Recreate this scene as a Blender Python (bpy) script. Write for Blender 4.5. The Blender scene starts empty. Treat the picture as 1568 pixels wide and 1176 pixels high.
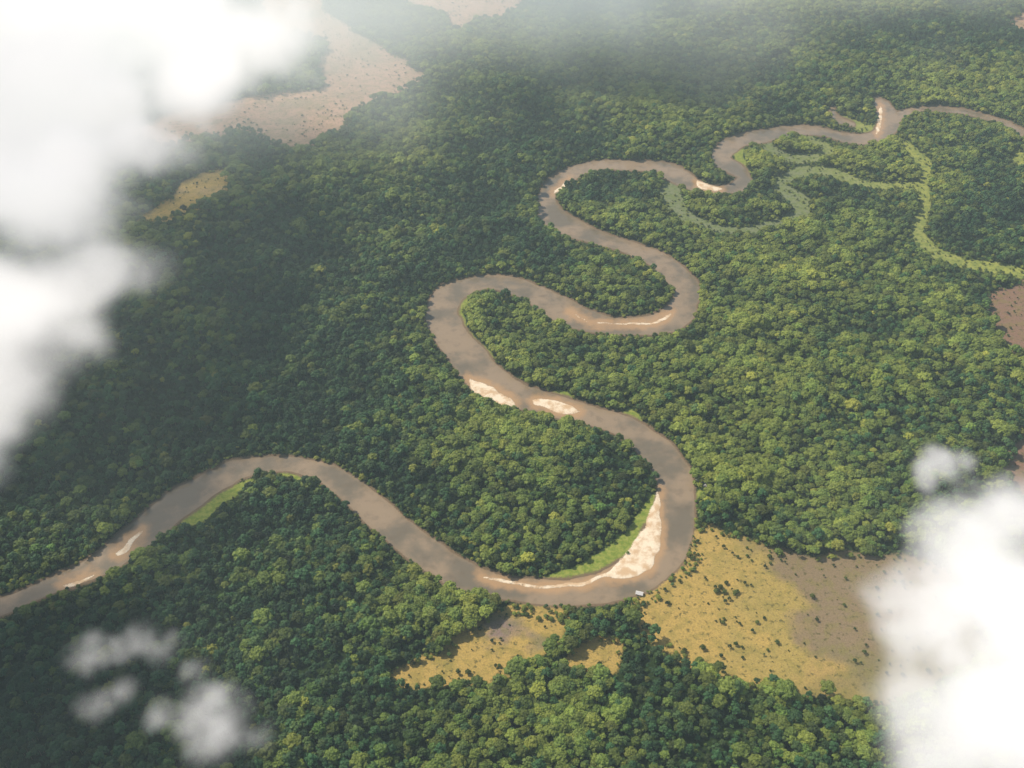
import bpy, math, random
import numpy as np
from mathutils import Vector, noise as mnoise
rng=np.random.default_rng(7); random.seed(7)
S=bpy.context.scene
S.view_settings.view_transform='Standard'; S.view_settings.look='None'; S.view_settings.exposure=0

# ---------------- survey camera geometry ----------------
HC=1200.0; PITCH=math.radians(38); HF=math.radians(52)
F=784/math.tan(HF/2); cp,sp=math.cos(PITCH),math.sin(PITCH)
def ray(px,py):
    u=(px-784)/F; v=-(py-588)/F
    return np.array([u, cp+v*sp, -sp+v*cp])
def at_alt(px,py,z):
    d=ray(px,py); t=(HC-z)/(-d[2]); return np.array([0,0,HC])+d*t, t
def to_px(x,y,z=0.0):
    dep=y*cp+(HC-z)*sp; up=y*sp-(HC-z)*cp
    return 784+F*x/dep, 588-F*up/dep, dep

# ---------------- numpy noise ----------------
def vnoise(x,y,scale,seed):
    r=np.random.default_rng(seed); T=r.random((256,256)).astype(np.float32)
    X=x/scale; Y=y/scale
    xi=np.floor(X).astype(int); yi=np.floor(Y).astype(int)
    fx=X-xi; fy=Y-yi; fx=fx*fx*(3-2*fx); fy=fy*fy*(3-2*fy)
    a=T[xi&255,yi&255]; b=T[(xi+1)&255,yi&255]; c=T[xi&255,(yi+1)&255]; d=T[(xi+1)&255,(yi+1)&255]
    return (a*(1-fx)+b*fx)*(1-fy)+(c*(1-fx)+d*fx)*fy-0.5
def fbm(x,y,scale,seed,oc=4):
    s=0;a=1;t=0
    for i in range(oc):
        s=s+a*vnoise(x,y,scale/2**i,seed+i); t+=a; a*=.55
    return s/t

# ---------------- map features (surveyed) ----------------
river=[(-60,948,14),(0,928,14),(40,914,13),(90,893,14),(130,876,16),(170,853,19),(200,829,22),(235,800,23),(270,772,23),(310,747,21),(350,726,18),(390,713,14),(430,710,13),(470,716,15),(510,731,18),(545,757,22),(575,785,24),(610,812,24),(650,845,24),(690,873,23),(730,890,21),(780,899,19),(830,906,20),(880,906,21),(930,897,26),(975,877,32),(1007,850,37),(1024,815,36),(1032,780,31),(1033,745,28),(1022,710,26),(1000,682,23),(970,661,18),(930,645,16),(880,630,16),(830,615,17),(780,602,22),(745,580,29),(720,550,26),(700,522,24),(680,497,24),(675,478,24),(682,458,21),(700,444,16),(730,434,12),(765,433,12),(800,442,15),(830,458,19),(860,474,21),(895,489,19),(930,498,15),(970,500,14),(1010,494,17),(1038,480,21),(1052,460,20),(1050,438,19),(1035,420,17),(1010,400,15),(980,385,12),(950,374,10),(915,364,12),(880,350,15),(850,333,17),(838,315,17),(838,298,14),(850,280,12),(880,264,10),(920,253,8),(960,253,8),(1000,256,9),(1030,265,14),(1055,278,13),(1080,290,8),(1115,289,8),(1135,282,12),(1144,273,9),(1135,263,9),(1115,252,11),(1103,240,13),(1115,225,14),(1140,213,11),(1170,208,11),(1210,200,8),(1250,200,7),(1290,210,7),(1330,213,9),(1350,203,14),(1360,190,17),(1372,180,8),(1400,168,4.5),(1450,167,4.5),(1500,176,4.5),(1540,190,5),(1568,203,6),(1700,240,7)]
pond=[(1275,168,5),(1283,182,6),(1305,190,4)]
pond2=[(1345,155,8),(1356,172,15),(1360,190,16)]
sandP=[
 [(740,881),(790,891),(840,894),(880,889),(915,880),(940,866),(958,848),(972,828),(986,806),(997,778),(1006,752),(1012,780),(1015,810),(1010,840),(996,862),(975,879),(945,887),(925,883),(890,894),(840,899),(790,896),(745,885)],
 [(716,578),(745,588),(774,604),(792,619),(775,621),(745,609),(722,594)],
 [(815,612),(840,610),(868,619),(886,630),(870,635),(840,628),(818,620)],
 [(176,848),(192,833),(212,818),(222,812),(210,827),(193,842),(182,850)],
 [(870,475),(885,483),(910,493),(960,496),(1000,491),(1026,479),(1022,485),(1003,494),(965,498),(915,495),(887,486)],
 [(848,297),(853,289),(866,279),(874,275),(868,282),(858,291)],
 [(1066,276),(1085,283),(1105,290),(1090,292),(1070,285)],
 [(1346,160),(1351,170),(1351,190),(1345,203),(1342,203),(1345,185)],
 [(92,898),(130,885),(145,880),(135,887),(110,898)],
]
grassP=[
 [(815,885),(850,879),(880,867),(925,840),(962,813),(982,783),(1001,754),(1005,765),(992,800),(976,828),(957,850),(932,872),(895,887),(860,893),(830,893)],
 [(275,805),(300,770),(335,745),(388,734),(370,752),(335,774),(310,797)],
 [(694,470),(712,448),(718,460),(708,480),(718,505),(744,533),(758,552),(738,550),(710,522),(695,495)],
 [(838,600),(862,596),(880,612),(862,618),(840,610)],[(945,635),(965,626),(984,645),(965,652)],
 [(1120,235),(1138,228),(1140,250),(1152,266),(1140,268),(1125,255)],
 [(1064,762),(1076,735),(1082,745),(1070,765)],
 [(430,722),(470,726),(455,733),(432,730)],
 [(1020,415),(1036,425),(1040,450),(1036,462),(1030,440)],
 [(820,438),(845,445),(862,462),(845,460)],
]
chan=[ [(1385,222,5),(1400,236,7),(1416,250,8),(1420,268,7),(1405,284,6),(1365,286,4),(1325,283,5),(1290,270,5.5),(1250,262,6),(1212,268,6),(1196,282,8),(1212,298,8),(1226,315,13),(1220,330,10),(1190,342,5.5),(1150,352,4.5),(1110,352,4.5),(1075,344,4.5),(1048,330,7),(1032,312,11),(1024,292,14)],
 [(1408,284,6),(1416,308,10),(1411,335,9),(1404,358,10),(1425,383,9),(1470,400,6),(1530,411,5.5),(1640,424,5)],
 [(1172,212,6),(1184,232,6),(1215,243,6),(1255,240,5),(1270,230,6),(1240,214,5)],
 [(1290,182,5),(1320,196,5),(1345,196,5)],[(1556,240,8),(1572,255,10)] ]
YEL=(0.50,0.355,0.10); GRY=(0.225,0.17,0.115); PNK=(0.60,0.38,0.26); RED=(0.26,0.16,0.11)
savP=[
 (YEL,[(1052,815),(1080,797),(1100,815),(1150,825),(1200,835),(1245,850),(1290,845),(1330,850),(1400,845),(1480,900),(1500,1000),(1400,1065),(1330,1078),(1290,1070),(1240,1065),(1180,1055),(1125,1050),(1110,1035),(1070,1020),(1040,1000),(990,975),(970,945),(963,915),(985,905),(1020,882),(1040,855)]),
 (YEL,[(585,1040),(620,1012),(690,990),(712,965),(760,942),(790,933),(830,922),(877,928),(868,965),(845,997),(800,1022),(760,1042),(720,1048),(660,1050),(610,1055)]),
 (YEL,[(872,1016),(898,979),(955,973),(953,1020),(934,1038),(902,1040)]),
 (PNK,[(400,-30),(480,-30),(500,15),(560,52),(600,80),(652,110),(640,132),(590,150),(545,175),(520,205),(480,228),(435,235),(410,215),(380,200),(330,205),(250,230),(200,200),(300,160),(380,150),(440,140),(485,138),(500,118),(478,92),(505,68),(470,58),(430,66),(410,40)]),
 (PNK,[(585,-30),(800,-30),(782,22),(740,32),(700,46),(680,20),(655,22),(610,2)]),
 (RED,[(1515,452),(1545,440),(1600,415),(1680,500),(1620,600),(1555,548),(1522,512)]),
 (RED,[(1535,728),(1555,690),(1600,640),(1700,700),(1600,800)]),
 (YEL,[(278,283),(310,262),(344,262),(340,296),(300,320),(240,342),(200,332),(260,305)]),
 (PNK,[(1540,30),(1600,10),(1620,60),(1560,50)]),
]
def crom(P,n):
    P=np.array(P,float); out=[]
    Q=np.vstack([2*P[0]-P[1],P,2*P[-1]-P[-2]])
    for i in range(1,len(Q)-2):
        p0,p1,p2,p3=Q[i-1],Q[i],Q[i+1],Q[i+2]
        for k in range(n):
            t=k/n; out.append(.5*((2*p1)+(-p0+p2)*t+(2*p0-5*p1+4*p2-p3)*t*t+(-p0+3*p1-3*p2+p3)*t**3))
    out.append(P[-1]); return np.array(out)

# core grid
ST=4.0
gx=np.arange(-2150,2150+ST,ST); gy=np.arange(480,4200+ST,ST)
NX,NY=len(gx),len(gy)
Y,X=np.meshgrid(gy,gx,indexing='ij')
PX,PY,DEP=to_px(X,Y)
M2=DEP/F
rowpy=PY[:,0]
def warp(amp,sc,seed): 
    return PX+amp/M2*fbm(X,Y,sc,seed), PY+amp*.6/M2*fbm(X,Y,sc,seed+50)
def rows(lo,hi):
    m=np.where((rowpy>lo)&(rowpy<hi))[0]
    return (slice(m[0],m[-1]+1) if len(m) else None)
MAR=45
def ribbon(P,sd,wx,wy,n=3):
    Q=crom(P,n)
    for a,b in zip(Q[:-1],Q[1:]):
        r=rows(min(a[1],b[1])-MAR-35,max(a[1],b[1])+MAR+35)
        if r is None: continue
        xl=min(a[0],b[0])-90; xh=max(a[0],b[0])+90
        sub=np.where((PX[r]>xl).any(0)&(PX[r]<xh).any(0))[0]
        if len(sub)==0: continue
        c=slice(sub[0],sub[-1]+1)
        x=wx[r,c];y=wy[r,c]; d=b[:2]-a[:2]; L=max((d**2).sum(),1e-6)
        t=np.clip(((x-a[0])*d[0]+(y-a[1])*d[1])/L,0,1)
        v=(a[2]+(b[2]-a[2])*t)-np.hypot(x-a[0]-t*d[0],y-a[1]-t*d[1])
        sd[r,c]=np.maximum(sd[r,c],v)
def poly(P,sd,wx,wy,n=3):
    Q=crom(P+[P[0]],n)[:-1]
    r=rows(Q[:,1].min()-MAR,Q[:,1].max()+MAR)
    if r is None: return None
    sub=np.where((PX[r]>Q[:,0].min()-MAR).any(0)&(PX[r]<Q[:,0].max()+MAR).any(0))[0]
    if len(sub)==0: return None
    c=slice(sub[0],sub[-1]+1)
    x=wx[r,c];y=wy[r,c]; dm=np.full(x.shape,1e9); ins=np.zeros(x.shape,bool)
    for i in range(len(Q)):
        a=Q[i];b=Q[(i+1)%len(Q)]; d=b-a; L=max((d**2).sum(),1e-6)
        t=np.clip(((x-a[0])*d[0]+(y-a[1])*d[1])/L,0,1)
        dm=np.minimum(dm,np.hypot(x-a[0]-t*d[0],y-a[1]-t*d[1]))
        if a[1]!=b[1]:
            ins^=((a[1]>y)!=(b[1]>y))&(x<(b[0]-a[0])*(y-a[1])/(b[1]-a[1])+a[0])
    v=np.where(ins,dm,-dm); o=sd[r,c]; w=v>o; sd[r,c]=np.maximum(o,v)
    return r,c,w,v
sd_r=np.full(X.shape,-float(MAR)); sd_s=sd_r.copy(); sd_g=sd_r.copy(); sd_v=sd_r.copy()
wx,wy=warp(15,50,3)
ribbon(river,sd_r,wx,wy); ribbon(pond,sd_r,wx,wy); ribbon(pond2,sd_r,wx,wy)
wx,wy=warp(18,35,9)
for P in sandP: poly(P,sd_s,wx,wy)
for P in grassP: poly(P,sd_g,wx,wy)
wx,wy=warp(22,50,13)
for P in chan: ribbon(P,sd_g,wx,wy)
wx,wy=warp(60,100,21)
scol=np.zeros(X.shape+(3,)); scol[:]=YEL
for k,(col,P) in enumerate(savP):
    res=poly(P,sd_v,wx,wy,2)
    if res:
        r,c,w,v=res; s=scol[r,c]; s[w]=col; scol[r,c]=s
def blend(mask,col):
    global scol
    m=np.clip(mask,0,1)[...,None]; scol=scol*(1-m)+np.array(col)*m
nn=fbm(X,Y,120,77,6); n2=fbm(X,Y,45,87,5); n3=fbm(X,Y,220,97,6)
near=((PX>980)&(PY>780))
blend(np.clip((n3-.0)*8,0,1)*near*.6,(.52,.29,.12))
blend(np.clip((PX-1070)/90+n2*4,0,1)*near*.42,(.29,.26,.08))
blend(np.clip(((PX-1165)/70)-(PY-930)*.004+nn*4+n2*2.5,0,1)*near*.85,GRY)
blend(np.clip((PX-1240)/120+(PY-1000)/60+n2*3,0,1)*near*.5,(.18,.18,.065))
m2=np.clip(1-np.hypot((PX-765)/60,(PY-975)/38)+n2*2.5,0,1)*((PX<880)&(PX>560)&(PY>900))
blend(m2*2,(0.27,0.20,0.17))
blend(np.clip((n2+.0)*6,0,1)*(PY<300)*.5,(0.36,0.27,0.17))
blend(np.clip((nn-.06)*6,0,1)*(PY<300)*.4,(0.22,0.24,0.13))
blend(np.clip((n2-.0)*8,0,1)*((PX<880)&(PY>900))*.4,(.28,.26,.06))
CH=np.full(X.shape,-float(MAR))
for P in chan: ribbon(P,CH,*warp(22,50,13))
for a in (sd_r,sd_s,sd_g,sd_v,CH): a*=M2

def samp(A,x,y):
    i=np.clip((y-gy[0])/ST,0,NY-1.001); j=np.clip((x-gx[0])/ST,0,NX-1.001)
    i0=i.astype(int); j0=j.astype(int); fi=i-i0; fj=j-j0
    return (A[i0,j0]*(1-fj)+A[i0,j0+1]*fj)*(1-fi)+(A[i0+1,j0]*(1-fj)+A[i0+1,j0+1]*fj)*fi

zr=-np.clip(sd_r*.3,0,2.5); zs=np.clip(-.35+sd_s*.16,-3,.45)
Z=np.where(sd_r>0,np.maximum(zr,zs),0.0)

# ---------------- mesh helper ----------------
def gridmesh(name,xs,ys,Z,attrs,facemask=None):
    nx,ny=len(xs),len(ys)
    YY,XX=np.meshgrid(ys,xs,indexing='ij')
    co=np.stack([XX,YY,Z],-1).reshape(-1,3)
    idx=np.arange(nx*ny).reshape(ny,nx)
    q=np.stack([idx[:-1,:-1],idx[:-1,1:],idx[1:,1:],idx[1:,:-1]],-1)
    if facemask is not None: q=q[facemask]
    q=q.reshape(-1,4)
    at={k:v.reshape(-1,*v.shape[2:]) for k,v in attrs.items()}
    if facemask is not None:
        u,inv=np.unique(q,return_inverse=True); q=inv.reshape(-1,4); co=co[u]; at={k:v[u] for k,v in at.items()}
    me=bpy.data.meshes.new(name)
    me.vertices.add(len(co)); me.vertices.foreach_set('co',co.astype(np.float32).ravel())
    me.loops.add(q.size); me.loops.foreach_set('vertex_index',q.astype(np.int32).ravel())
    me.polygons.add(len(q)); me.polygons.foreach_set('loop_start',np.arange(0,q.size,4,dtype=np.int32))
    me.polygons.foreach_set('use_smooth',np.ones(len(q),bool))
    me.update(calc_edges=True)
    for k,v in at.items():
        if v.ndim==1:
            a=me.attributes.new(k,'FLOAT','POINT'); a.data.foreach_set('value',v.astype(np.float32))
        else:
            a=me.attributes.new(k,'FLOAT_COLOR','POINT'); a.data.foreach_set('color',np.hstack([v,np.ones((len(v),1))]).astype(np.float32).ravel())
    ob=bpy.data.objects.new(name,me); S.collection.objects.link(ob); return ob
ext=np.cumsum(8*1.32**np.arange(26))
xs=np.concatenate([gx[0]-ext[::-1],gx,gx[-1]+ext]); ys=np.concatenate([gy[0]-ext[::-1],gy,gy[-1]+ext])
E=len(ext)
def pad(A,v=None): 
    if A.ndim==3: return np.pad(A,((E,E),(E,E),(0,0)),mode='edge')
    return np.pad(A,E,mode='edge') if v is None else np.pad(A,E,constant_values=v)
ground=gridmesh('ground',xs,ys,pad(Z),{'river':pad(sd_r),'sand':pad(sd_s),'grass':pad(sd_g),'chan':pad(CH),'sav':pad(sd_v),'savcol':pad(scol)})
fm=(np.maximum.reduce([sd_r[:-1,:-1],sd_r[1:,:-1],sd_r[:-1,1:],sd_r[1:,1:]])>-5)
water=gridmesh('river',gx,gy,np.full(X.shape,-.35),{'river':sd_r,'sand':sd_s},fm)

# ---------------- shader helpers ----------------
class NT:
    def __init__(s,nt): s.t=nt; s.N=nt.nodes; s.L=nt.links
    def n(s,ty,**k):
        x=s.N.new(ty)
        for a,b in k.items(): setattr(x,a,b)
        return x
    def set(s,sock,v):
        if hasattr(v,'is_output') or isinstance(v,bpy.types.NodeSocket): s.L.new(v,sock)
        else: sock.default_value=v
    def math(s,op,a,b=0.0,c=None,clamp=False):
        x=s.n('ShaderNodeMath',operation=op,use_clamp=clamp); s.set(x.inputs[0],a); s.set(x.inputs[1],b)
        if c is not None: s.set(x.inputs[2],c)
        return x.outputs[0]
    def noise(s,vec,scale,detail=4,rough=.55,o=0):
        x=s.n('ShaderNodeTexNoise'); x.inputs['Scale'].default_value=scale; x.inputs['Detail'].default_value=detail; x.inputs['Roughness'].default_value=rough
        if vec is not None: s.L.new(vec,x.inputs['Vector'])
        return x.outputs[o]
    def mr(s,v,a,b,c=0.,d=1.,smooth=True):
        x=s.n('ShaderNodeMapRange'); x.interpolation_type='SMOOTHSTEP' if smooth else 'LINEAR'
        s.set(x.inputs[0],v)
        for i,q in enumerate((a,b,c,d)): s.set(x.inputs[i+1],q)
        return x.outputs[0]
    def mix(s,f,a,b,bt='MIX'):
        x=s.n('ShaderNodeMix',data_type='RGBA',blend_type=bt); s.set(x.inputs[0],f)
        for i,q in ((6,a),(7,b)):
            if isinstance(q,tuple): q=q+(1,) if len(q)==3 else q
            s.set(x.inputs[i],q)
        return x.outputs[2]
    def attr(s,name,ty='GEOMETRY',o='Fac'):
        x=s.n('ShaderNodeAttribute',attribute_name=name,attribute_type=ty); return x.outputs[o]
def mat(name):
    m=bpy.data.materials.new(name); m.use_nodes=True; h=NT(m.node_tree)
    return m,h,h.N['Principled BSDF']
def bump(h,b,height,dist,st=1.0):
    x=h.n('ShaderNodeBump'); x.inputs['Distance'].default_value=dist; x.inputs['Strength'].default_value=st
    h.L.new(height,x.inputs['Height']); h.L.new(x.outputs[0],b.inputs['Normal'])

# ground
m,h,b=mat('ground_mat'); pos=h.n('ShaderNodeNewGeometry').outputs['Position']
nm=h.noise(pos,.05,5,.6); nf=h.noise(pos,.35,5,.65); nw=h.noise(pos,.13,4,.6)
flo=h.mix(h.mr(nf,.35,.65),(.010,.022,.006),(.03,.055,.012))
sv=h.attr('savcol',o='Color')
sv=h.mix(h.mr(nm,.46,.62,0,.4),sv,(.21,.20,.045))
sv=h.mix(h.mr(nf,.35,.7,0,.7),sv,h.mix(.6,sv,(.11,.075,.04)))
sv=h.mix(h.mr(nw,.55,.66,0,.8),sv,(.09,.085,.03))
wob=h.math('MULTIPLY',h.math('SUBTRACT',nf,.5),14.)
def edge(a,w=1.0,amp=1.0):
    return h.mr(h.math('ADD',h.attr(a),h.math('MULTIPLY',wob,amp)),-w,w)
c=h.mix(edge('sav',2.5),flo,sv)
gr=h.mix(h.mr(nw,.35,.65),(.16,.23,.03),(.30,.33,.07)); gr=h.mix(h.mr(nf,.5,.8,0,.6),gr,(.08,.13,.03))
c=h.mix(edge('grass',1.5,.7),c,gr)
sx=h.n('ShaderNodeSeparateXYZ'); h.L.new(pos,sx.inputs[0])
wet=h.mr(h.math('ADD',sx.outputs[0],h.math('MULTIPLY',nm,500.)),1300,850)
cg=h.mix(wet,(.31,.34,.07),(.19,.22,.115)); cg=h.mix(h.mr(nm,.42,.60,0,.65),cg,(.15,.20,.05)); cg=h.mix(h.mr(nw,.5,.66,0,.7),cg,(.06,.10,.025))
c=h.mix(h.mr(h.math('ADD',h.attr('chan'),h.math('MULTIPLY',wob,.8)),-6,-1),c,cg)
mud=h.mix(nf,(.12,.085,.05),(.24,.17,.105))
c=h.mix(h.mr(h.math('ADD',h.attr('river'),wob),-5.,-1.),c,mud)
sa=h.mix(h.mr(nm,.42,.62),(.84,.73,.55),(.62,.44,.26)); sa=h.mix(h.mr(nf,.5,.75,0,.3),sa,(.56,.44,.30))
c=h.mix(edge('sand',1.2,.5),c,sa)
h.L.new(c,b.inputs['Base Color']); b.inputs['Roughness'].default_value=.95; b.inputs['Specular IOR Level'].default_value=.1
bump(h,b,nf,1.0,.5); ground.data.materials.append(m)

# water
m,h,b=mat('river_water'); pos=h.n('ShaderNodeNewGeometry').outputs['Position']
n1=h.noise(pos,.008,5,.6); n2=h.noise(pos,.05,4,.6); n3=h.noise(pos,.6,3)
c=h.mix(h.mr(n1,.42,.58),(.175,.148,.105),(.31,.235,.155))
c=h.mix(h.mr(n2,.5,.66,0,.4),c,(.15,.118,.08))
sh=h.math('ADD',h.attr('sand'),h.math('MULTIPLY',h.math('SUBTRACT',n2,.5),26.))
c=h.mix(h.mr(sh,-17,-1,0,.8),c,(.48,.30,.15))
edgew=h.mr(h.math('ADD',h.attr('river'),h.math('MULTIPLY',h.math('SUBTRACT',n2,.5),16.)),9,0,0,.5)
c=h.mix(edgew,c,(.28,.21,.13))
h.L.new(c,b.inputs['Base Color']); b.inputs['IOR'].default_value=1.36
h.L.new(h.mr(n1,.4,.6,.05,.20),b.inputs['Roughness'])
bump(h,b,n3,.2,.35); water.data.materials.append(m)

# ---------------- trees ----------------
def foliage(name,dark,light):
    m,h,b=mat(name)
    tc=h.n('ShaderNodeTexCoord').outputs['Object']; 
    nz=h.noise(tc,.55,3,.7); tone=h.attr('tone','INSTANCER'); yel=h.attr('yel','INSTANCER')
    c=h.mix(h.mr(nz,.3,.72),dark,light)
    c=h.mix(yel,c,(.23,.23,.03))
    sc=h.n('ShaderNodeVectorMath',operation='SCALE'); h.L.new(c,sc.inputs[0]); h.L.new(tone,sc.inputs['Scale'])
    h.L.new(sc.outputs[0],b.inputs['Base Color']); b.inputs['Roughness'].default_value=.6; b.inputs['Specular IOR Level'].default_value=.2
    return m
bark,h,b=mat('bark'); h.L.new(h.mix(h.noise(None,4),(.10,.08,.055),(.2,.17,.13)),b.inputs['Base Color']); b.inputs['Roughness'].default_value=.9
import bmesh
def make_tree(i,fol,R,VH,zc,nl,col,trunk=True):
    bm=bmesh.new(); r=random.Random(100+i)
    lobes=[]
    for k in range(nl):
        a=k*2.399+r.uniform(-.3,.3); q=math.sqrt((k+.3)/nl); rad=q*R*.80*r.uniform(.85,1.15)
        z=zc+VH*(math.sqrt(max(0,1-q*q*.92))-.45)*r.uniform(.8,1.2)
        lobes.append((Vector((rad*math.cos(a),rad*math.sin(a),z)),R*r.uniform(.20,.40)))
    for c0,lr in lobes:
        ret=bmesh.ops.create_icosphere(bm,subdivisions=2,radius=lr)
        o=Vector((r.uniform(0,99),r.uniform(0,99),r.uniform(0,99)))
        for v in ret['verts']:
            n=mnoise.noise(v.co*(1.1)+o)*.5+mnoise.noise(v.co*2.7+o)*.35
            v.co=v.co*(1+n+r.uniform(-.10,.10)); v.co.z*=.8; v.co+=c0
    for k in range(130):
        c0,lr=r.choice(lobes); d=Vector((r.gauss(0,1),r.gauss(0,1),abs(r.gauss(0,1)))).normalized()
        p=c0+d*lr*r.uniform(1.0,1.3); u=Vector((r.gauss(0,1),r.gauss(0,1),r.gauss(0,.5))).normalized(); w=u.cross(d).normalized() if u.cross(d).length>1e-3 else Vector((1,0,0))
        s=R*r.uniform(.05,.11)
        vs=[bm.verts.new(p+u*s),bm.verts.new(p+w*s*.7),bm.verts.new(p-u*s),bm.verts.new(p-w*s*.7+d*s*.4)]
        bm.faces.new(vs)
    nf=len(bm.faces)
    def limb(p0,p1,r0,r1,n=6):
        ax=(p1-p0).normalized(); u=ax.orthogonal().normalized(); w=ax.cross(u)
        A=[bm.verts.new(p0+(u*math.cos(t)+w*math.sin(t))*r0) for t in [k*2*math.pi/n for k in range(n)]]
        B=[bm.verts.new(p1+(u*math.cos(t)+w*math.sin(t))*r1) for t in [k*2*math.pi/n for k in range(n)]]
        for k in range(n): bm.faces.new((A[k],A[(k+1)%n],B[(k+1)%n],B[k]))
    top=Vector((0,0,zc-VH*.35)); limb(Vector((0,0,-.5)),top,.55,.33)
    for c0,lr in lobes[::3]: limb(top-Vector((0,0,1)),c0,.28,.10,5)
    bm.faces.ensure_lookup_table()
    for k,f in enumerate(bm.faces): f.material_index=0 if k<nf else 1; f.smooth=False
    me=bpy.data.meshes.new('tree_%d'%i); bm.to_mesh(me); bm.free()
    me.materials.append(fol); me.materials.append(bark)
    ob=bpy.data.objects.new('rainforest_tree_type_%d'%i,me); col.objects.link(ob); return ob
mats=[foliage('leaves_a',(.038,.088,.018),(.098,.176,.029)),foliage('leaves_b',(.019,.062,.023),(.050,.122,.037)),foliage('leaves_c',(.056,.097,.017),(.145,.197,.032))]
tcol=bpy.data.collections.new('rainforest_tree_types')
specs=[(7.4,7.0,13,15),(6.6,7.5,14,13),(8.8,6.8,14,18),(5.6,6.5,11,11),(6.8,8.5,13,14),(7.8,6.0,12,16),(5.0,7.2,12,10)]
for i,(R,VH,zc,nl) in enumerate(specs): make_tree(i,mats[i%3],R,VH,zc,nl,tcol)

def instancer(name,P,scale,rot,idx,tone,yel,col):
    me=bpy.data.meshes.new(name); n=len(P); me.vertices.add(n); me.vertices.foreach_set('co',P.astype(np.float32).ravel())
    for k,v,t in (('scale',scale,'FLOAT'),('rotz',rot,'FLOAT'),('idx',idx,'INT'),('tone',tone,'FLOAT'),('yel',yel,'FLOAT')):
        a=me.attributes.new(k,t,'POINT'); a.data.foreach_set('value',v.astype(np.int32 if t=='INT' else np.float32))
    ob=bpy.data.objects.new(name,me); S.collection.objects.link(ob)
    ng=bpy.data.node_groups.new(name+'_gn','GeometryNodeTree')
    ng.interface.new_socket('Geometry',in_out='INPUT',socket_type='NodeSocketGeometry'); ng.interface.new_socket('Geometry',in_out='OUTPUT',socket_type='NodeSocketGeometry')
    N=ng.nodes;L=ng.links
    gi=N.new('NodeGroupInput'); go=N.new('NodeGroupOutput'); iop=N.new('GeometryNodeInstanceOnPoints')
    ci=N.new('GeometryNodeCollectionInfo'); ci.inputs['Collection'].default_value=col; ci.inputs['Separate Children'].default_value=True; ci.inputs['Reset Children'].default_value=True
    def na(nm,t):
        x=N.new('GeometryNodeInputNamedAttribute'); x.data_type=t; x.inputs['Name'].default_value=nm; return x.outputs['Attribute']
    cx=N.new('ShaderNodeCombineXYZ'); L.new(na('rotz','FLOAT'),cx.inputs[2])
    L.new(gi.outputs[0],iop.inputs['Points']); L.new(ci.outputs[0],iop.inputs['Instance']); iop.inputs['Pick Instance'].default_value=True
    L.new(na('idx','INT'),iop.inputs['Instance Index']); L.new(na('scale','FLOAT'),iop.inputs['Scale'])
    e2r=N.new('FunctionNodeEulerToRotation'); L.new(cx.outputs[0],e2r.inputs[0]); L.new(e2r.outputs[0],iop.inputs['Rotation'])
    L.new(iop.outputs[0],go.inputs[0])
    md=ob.modifiers.new('scatter','NODES'); md.node_group=ng
    return ob
sp_=9.2
hx=np.arange(-2400,2400,sp_); hy=np.arange(540,4250,sp_*.87)
TY,TX=np.meshgrid(hy,hx,indexing='ij'); TX=TX+(np.arange(len(hy))%2)[:,None]*sp_*.5
TX=(TX+rng.uniform(-4,4,TX.shape)).ravel(); TY=(TY+rng.uniform(-4,4,TY.shape)).ravel()
k=np.abs(TX)<(.385*TY+490); TX=TX[k];TY=TY[k]
def keepout(x,y,hh,g=1.0):
    f=HC/(HC-hh); x2=x*f; y2=y*f
    A=lambda D,x,y: samp(D,x,y)
    j=fbm(x,y,22,71,2)*9
    bad=(A(sd_r,x,y)>-3+np.minimum(j,1.5))|(A(sd_r,x2,y2)>j)
    for D in (sd_g,sd_s): bad|=(A(D,x,y)>-2+j)|(A(D,x2,y2)>-1+j)
    return bad
bad=keepout(TX,TY,12)
sv1=samp(sd_v,TX,TY)
frag=fbm(TX,TY,60,91)*34+rng.uniform(-8,8,len(TX))
bad|=(sv1>frag*.7)&(sv1>-7)
bad|=(rng.random(len(TX))<.02)
TX=TX[~bad];TY=TY[~bad]; n=len(TX)
low=fbm(TX,TY,420,31,4); mid=fbm(TX,TY,90,41,3); sm=fbm(TX,TY,45,61,2)
scale=np.clip(rng.normal(.86,.24,n)+mid*.7+sm*.45,.40,1.65); em=rng.random(n)<.06; scale[em]*=1.3
esd=samp(np.maximum(sd_r,sd_g),TX,TY); edgeT=esd>-16; scale[edgeT]*=rng.uniform(.65,1.05,edgeT.sum())
bank=np.clip((esd+40)/25,0,1)
# sunlit look painted into the crowns: lighter and yellower eastward
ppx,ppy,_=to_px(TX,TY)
sun_tint=np.clip((ppx-430-(ppy-500)*-.15)/260+low*1.5,0,1)
tone=np.clip((.86+.22*sun_tint)+low*.9+mid*.7+sm*.5+rng.normal(0,.25,n)+bank*.12,.33,1.9)
yel=np.clip(.10*sun_tint+low*.45+mid*.3+rng.normal(0,.13,n)+bank*.12,0,.6); q=rng.random(n); yel[q<.012]=.7; tone[q<.008]*=1.25; tone[(q>.94)]*=.5
idx=rng.integers(0,7,n); dz=(low*1.6+mid*.8+rng.normal(0,.25,n)+(sun_tint-.6)*.25); idx=np.where(dz<-.08,np.where(rng.random(n)<.5,1,4),idx); idx=np.where(dz>.28,np.where(rng.random(n)<.5,2,5),idx)
P=np.stack([TX,TY,mid*12-1.5+rng.normal(0,1.7,n)],1)
P[edgeT,2]=np.minimum(P[edgeT,2],0)
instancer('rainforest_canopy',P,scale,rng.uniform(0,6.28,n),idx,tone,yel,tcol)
print('TREES',n)

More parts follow.
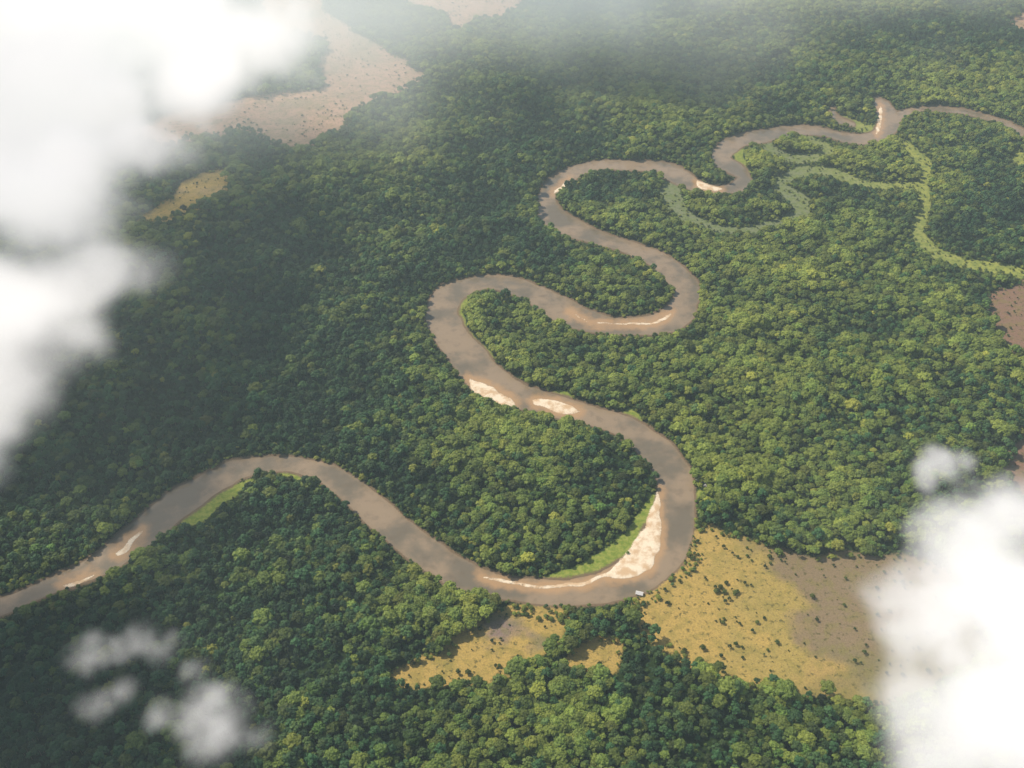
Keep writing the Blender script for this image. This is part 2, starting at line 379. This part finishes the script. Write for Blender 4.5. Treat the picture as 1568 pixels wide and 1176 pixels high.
# savanna shrubs
bx=rng.uniform(-1500,1300,60000); by=rng.uniform(600,3700,60000)
k=(samp(sd_v,bx,by)>4)&(~keepout(bx,by,3)); dn=fbm(bx,by,70,5); k&=(rng.random(len(bx))<np.clip(.18+dn*.9,.07,1)*np.where(by<1500,1.,.7))
bx=bx[k];by=by[k]
sc=np.where(by<1500,rng.uniform(.14,.50,len(bx)),rng.uniform(.2,.45,len(bx)))
g,_=at_alt(1112,910,0); cxy=rng.normal(0,9,(16,2))*[1.2,1]+g[:2]
bx=np.r_[bx,cxy[:,0]];by=np.r_[by,cxy[:,1]];n=len(bx); sc=np.r_[sc,rng.uniform(.35,.55,16)]
instancer('savanna_shrubs',np.stack([bx,by,-sc*5],1),sc,rng.uniform(0,6.28,n),rng.integers(0,7,n),rng.uniform(.3,.75,n),rng.uniform(0,.3,n),tcol)
ex=rng.uniform(-1200,1300,60000); ey=rng.uniform(600,3600,60000); s=samp(sd_v,ex,ey)
k=(s>-8)&(s<9)&(rng.random(len(ex))<.8)&(~keepout(ex,ey,4)); ex=ex[k];ey=ey[k];n=len(ex)
sc=rng.uniform(.2,.55,n)
instancer('clearing_edge_scrub',np.stack([ex,ey,-sc*6],1),sc,rng.uniform(0,6.28,n),rng.integers(0,7,n),rng.uniform(.8,1.5,n),rng.uniform(.1,.6,n),tcol)
ex=rng.uniform(-1900,1900,160000); ey=rng.uniform(600,3600,160000); s=samp(np.maximum(sd_r,sd_g),ex,ey)
k=(s>-22)&(s<-.5); ex=ex[k];ey=ey[k]
sc=rng.uniform(.25,.55,len(ex)); f=HC/(HC-8*sc); k=(samp(sd_r,ex*f,ey*f)<1.5); ex=ex[k];ey=ey[k];sc=sc[k];n=len(ex)
instancer('riverbank_bushes',np.stack([ex,ey,-sc*7],1),sc,rng.uniform(0,6.28,n),rng.integers(0,7,n),rng.uniform(.6,1.6,n),rng.uniform(.0,.6,n),tcol)
ex=rng.uniform(200,1700,60000); ey=rng.uniform(1500,3000,60000); s=samp(CH,ex,ey)
k=(s>-4)&(rng.random(len(ex))<.13)&(samp(sd_r,ex,ey)<-3); ex=ex[k];ey=ey[k];n=len(ex); sc=rng.uniform(.2,.45,n)
instancer('channel_bushes',np.stack([ex,ey,-sc*7],1),sc,rng.uniform(0,6.28,n),rng.integers(0,7,n),rng.uniform(.7,1.3,n),rng.uniform(.1,.6,n),tcol)

# ---------------- houses ----------------
def plain(name,c,r=.7):
    m,h,b=mat(name); h.L.new(h.mix(h.noise(None,3,4),tuple(x*.8 for x in c),c),b.inputs['Base Color']); b.inputs['Roughness'].default_value=r; return m
mw=plain('lime_wall',(.6,.55,.45)); mr_=plain('tin_roof',(.8,.79,.76),.5); md_=plain('dark_wood',(.08,.05,.03))
def house(px,py,L,W,ang):
    g,_=at_alt(px,py,0); e=bpy.data.objects.new('riverside_house',None); S.collection.objects.link(e); e.location=(g[0],g[1],0); e.rotation_euler[2]=ang
    def part(nm,V,Fc,m):
        me=bpy.data.meshes.new(nm); me.from_pydata(V,[],Fc); me.materials.append(m); o=bpy.data.objects.new(nm,me); S.collection.objects.link(o); o.parent=e
    a,b=L/2,W/2; hh=3; rg=5
    V=[(-a,-b,0),(a,-b,0),(a,b,0),(-a,b,0),(-a,-b,hh),(a,-b,hh),(a,b,hh),(-a,b,hh),(-a,0,rg),(a,0,rg)]
    part('walls',V,[(0,1,5,4),(2,3,7,6),(1,2,6,9,5),(3,0,4,8,7)],mw)
    o=.6; t=.12
    V=[(-a-o,-b-o,hh-.35),(a+o,-b-o,hh-.35),(a+o,0,rg+t),(-a-o,0,rg+t),(a+o,b+o,hh-.35),(-a-o,b+o,hh-.35)]
    part('roof',V,[(0,1,2,3),(3,2,4,5)],mr_)
    def pn(nm,x,z0,z1,w): part(nm,[(x-w,-b-.03,z0),(x+w,-b-.03,z0),(x+w,-b-.03,z1),(x-w,-b-.03,z1)],[(0,1,2,3)],md_)
    pn('door',0,0,2.1,.5); pn('window_1',-a*.55,1,2,.5); pn('window_2',a*.55,1,2,.5)
house(1072,738,13,8,.2); house(1081,744,9,6,.9); house(979,910,10,6,-.3)

# ---------------- light ----------------
EL=math.radians(48); AZ=math.atan2(-.85,.45)
sd=np.array([math.cos(EL)*math.sin(AZ),math.cos(EL)*math.cos(AZ),math.sin(EL)])
l=bpy.data.lights.new('sun','SUN'); l.energy=5.0; l.angle=math.radians(.5); l.color=(1,.94,.80)
lo=bpy.data.objects.new('sun',l); S.collection.objects.link(lo); lo.rotation_euler=Vector(sd).to_track_quat('Z','Y').to_euler(); lo.location=(0,0,3000)
w=bpy.data.worlds.new('World'); S.world=w; w.use_nodes=True; N=w.node_tree.nodes
sk=N.new('ShaderNodeTexSky'); sk.sky_type='NISHITA'; sk.sun_disc=False; sk.sun_elevation=EL; sk.sun_rotation=AZ; sk.altitude=300; sk.dust_density=2
bg=N['Background']; bg.inputs[1].default_value=.105; w.node_tree.links.new(sk.outputs[0],bg.inputs[0])

# ---------------- haze ----------------
def box(name,lo_,hi,dens,col):
    V=[(x,y,z) for z in (lo_[2],hi[2]) for y in (lo_[1],hi[1]) for x in (lo_[0],hi[0])]
    me=bpy.data.meshes.new(name); me.from_pydata(V,[],[(0,2,3,1),(4,5,7,6),(0,1,5,4),(2,6,7,3),(0,4,6,2),(1,3,7,5)])
    o=bpy.data.objects.new(name,me); S.collection.objects.link(o)
    m=bpy.data.materials.new(name+'_mat'); m.use_nodes=True; h=NT(m.node_tree); h.N.remove(h.N['Principled BSDF'])
    vs=h.n('ShaderNodeVolumeScatter'); vs.inputs['Color'].default_value=col; vs.inputs['Density'].default_value=dens; vs.inputs['Anisotropy'].default_value=.2
    h.L.new(vs.outputs[0],h.N['Material Output'].inputs['Volume']); me.materials.append(m); return o
box('atmospheric_haze',(-15000,-8000,-30),(15000,22000,700),1.4e-4,(.74,.96,1,1))

# ---------------- clouds ----------------
def cloud_mat(name,ext_,emi,sr=5,col=(1,.985,.95,1)):
    m=bpy.data.materials.new(name); m.use_nodes=True; h=NT(m.node_tree); h.N.remove(h.N['Principled BSDF'])
    d=h.attr('density'); 
    vs=h.n('ShaderNodeVolumeScatter'); vs.inputs['Color'].default_value=(1,1,1,1); vs.inputs['Anisotropy'].default_value=.25
    h.L.new(h.math('MULTIPLY',d,ext_),vs.inputs['Density'])
    em=h.n('ShaderNodeEmission'); em.inputs[0].default_value=col; h.L.new(h.math('MULTIPLY',d,ext_*emi),em.inputs[1])  # glow added to stand in for light scattered repeatedly inside the cloud
    ad=h.n('ShaderNodeAddShader'); h.L.new(vs.outputs[0],ad.inputs[0]); h.L.new(em.outputs[0],ad.inputs[1])
    h.L.new(ad.outputs[0],h.N['Material Output'].inputs['Volume'])
    try: m.cycles.volume_step_rate=sr; m.cycles.volume_sampling='DISTANCE'
    except Exception as e: print('SR',e)
    return m
def cloud(blobs,mtl,vox,nscale,amp,soft,seed,bias=0.,sq=.6,wp=.5,name='cloud',pw=1.5,pad_=1.25):
    C=np.array([b[0] for b in blobs]); R=np.array([b[1] for b in blobs]); Rm=R.mean()
    ex=np.stack([R,R,R*sq],1)*pad_
    lo_=(C-ex).min(0); hi=(C+ex).max(0); lo_[2]=max(lo_[2],30)
    me=bpy.data.meshes.new(name); ob=bpy.data.objects.new(name,me); S.collection.objects.link(ob)
    ng=bpy.data.node_groups.new('cloud_gn','GeometryNodeTree')
    ng.interface.new_socket('Geometry',in_out='INPUT',socket_type='NodeSocketGeometry'); ng.interface.new_socket('Geometry',in_out='OUTPUT',socket_type='NodeSocketGeometry')
    h=NT(ng); gi=h.n('NodeGroupInput'); go=h.n('NodeGroupOutput')
    p=h.n('GeometryNodeInputPosition').outputs[0]
    va=h.n('ShaderNodeVectorMath',operation='ADD'); h.L.new(p,va.inputs[0]); va.inputs[1].default_value=(seed*1311.,seed*717.,0)
    nz=h.noise(va.outputs[0],nscale,7,.6)
    nc=h.noise(va.outputs[0],nscale*.7,3,.5,1)
    v0=h.n('ShaderNodeVectorMath',operation='MULTIPLY_ADD'); h.L.new(nc,v0.inputs[0]); v0.inputs[1].default_value=(2*wp*Rm,)*3; v0.inputs[2].default_value=(-wp*Rm,)*3
    v1=h.n('ShaderNodeVectorMath',operation='ADD'); h.L.new(p,v1.inputs[0]); h.L.new(v0.outputs[0],v1.inputs[1])
    v2=h.n('ShaderNodeVectorMath',operation='MULTIPLY'); h.L.new(v1.outputs[0],v2.inputs[0]); v2.inputs[1].default_value=(1,1,1/sq)
    acc=None
    for c,r in zip(C,R):
        v=h.n('ShaderNodeVectorMath',operation='DISTANCE'); h.L.new(v2.outputs[0],v.inputs[0]); v.inputs[1].default_value=(c[0],c[1],c[2]/sq)
        f=h.math('MULTIPLY_ADD',v.outputs['Value'],-1/r,1.0)
        acc=f if acc is None else h.math('SMOOTH_MAX',acc,f,.15)
    f=h.math('ADD',acc,h.math('MULTIPLY_ADD',nz,amp,-amp*.5+bias))
    f=h.math('DIVIDE',f,soft,clamp=True); f=h.math('POWER',f,pw)
    f=h.math('MAXIMUM',f,.0012)   # faint vapour everywhere: keeps the volume one solid piece
    vc=h.n('GeometryNodeVolumeCube'); h.L.new(f,vc.inputs['Density']); vc.inputs['Min'].default_value=tuple(lo_); vc.inputs['Max'].default_value=tuple(hi)
    for k,ax in enumerate('XYZ'): vc.inputs['Resolution '+ax].default_value=int(max(6,(hi-lo_)[k]/vox))
    sm=h.n('GeometryNodeSetMaterial'); sm.inputs['Material'].default_value=mtl
    h.L.new(vc.outputs[0],sm.inputs[0]); h.L.new(sm.outputs[0],go.inputs[0])
    md=ob.modifiers.new('cloud','NODES'); md.node_group=ng
    return ob
def B(lst,alt):
    o=[]
    for px,py,r,*dz in lst:
        z=alt+(dz[0] if dz else 0); p,t=at_alt(px,py,z); o.append((p,r*t/F))
    return o
M1=cloud_mat('cloud_mat_soft',.012,.58,6); M2_=cloud_mat('cloud_mat_dense',.021,.66,6); M3=cloud_mat('cloud_mat_wisp',.026,.60,6)
cloud(B([(20,20,200),(150,30,170),(270,50,150),(370,60,115),(60,160,170),(180,150,140),(290,150,105),(20,270,130),(110,250,110),(60,330,120),(210,220,75),(150,420,92),(200,430,66),(100,440,96),(60,480,104),(110,505,82),(10,520,125),(10,440,125),(5,600,85),(5,640,80),(0,690,84),(30,630,56),(-30,680,90)],270),M1,11,.0050,2.8,.72,1,.07)
cloud(B([(1480,840,85),(1440,880,78),(1545,800,88),(1370,915,66),(1430,950,112),(1540,930,140),(1410,1070,92),(1500,1080,145),(1600,1000,160),(1430,1150,90),(1600,1120,160),(1450,708,40),(1420,725,28),(1485,700,28)],260),M2_,5.5,.010,2.2,.6,4,.12)
cloud(B([(140,1000,36),(175,992,32),(215,980,38),(255,1005,36),(290,1030,34),(150,1075,34),(185,1060,28),(250,1100,34),(300,1110,50),(345,1115,50),(385,1130,34),(330,1080,30)],260),M3,4,.015,4.4,1.5,6,.15)
# thin mist drifting over the far forest
M5=cloud_mat('mist_mat',.0042,.46,3.0,(.86,1,.95,1))
cloud(B([(150,100,520),(520,40,440),(850,-20,400),(1200,-50,360),(100,400,220),(1500,-60,260)],200),M5,70,.0014,1.8,1.4,12,.0,.25,.25,'mist',1.4)
# unseen clouds added above the flight level to cast shade on the forest
def hi(lst,alt):
    o=[]
    for px,py,r in lst:
        g,t=at_alt(px,py,0); o.append((g+sd*alt/sd[2],r*t/F))
    return o
M4=cloud_mat('shade_cloud_mat',.11,.3,2.5)
cloud(hi([(240,390,190),(330,500,175),(240,590,200),(80,640,220),(390,340,120),(30,1040,210),(160,1080,185),(60,1160,230),(290,1175,150),(130,930,90),(930,115,115),(1030,125,120),(830,170,65)],1800),M4,40,.003,1.3,.9,7,.08,.35,.2)

# ---------------- camera ----------------
cd=bpy.data.cameras.new('camera'); cd.angle=HF; cd.clip_start=1; cd.clip_end=100000
co=bpy.data.objects.new('camera',cd); S.collection.objects.link(co); co.location=(0,0,HC); co.rotation_euler=(math.pi/2-PITCH,0,0)
S.camera=co
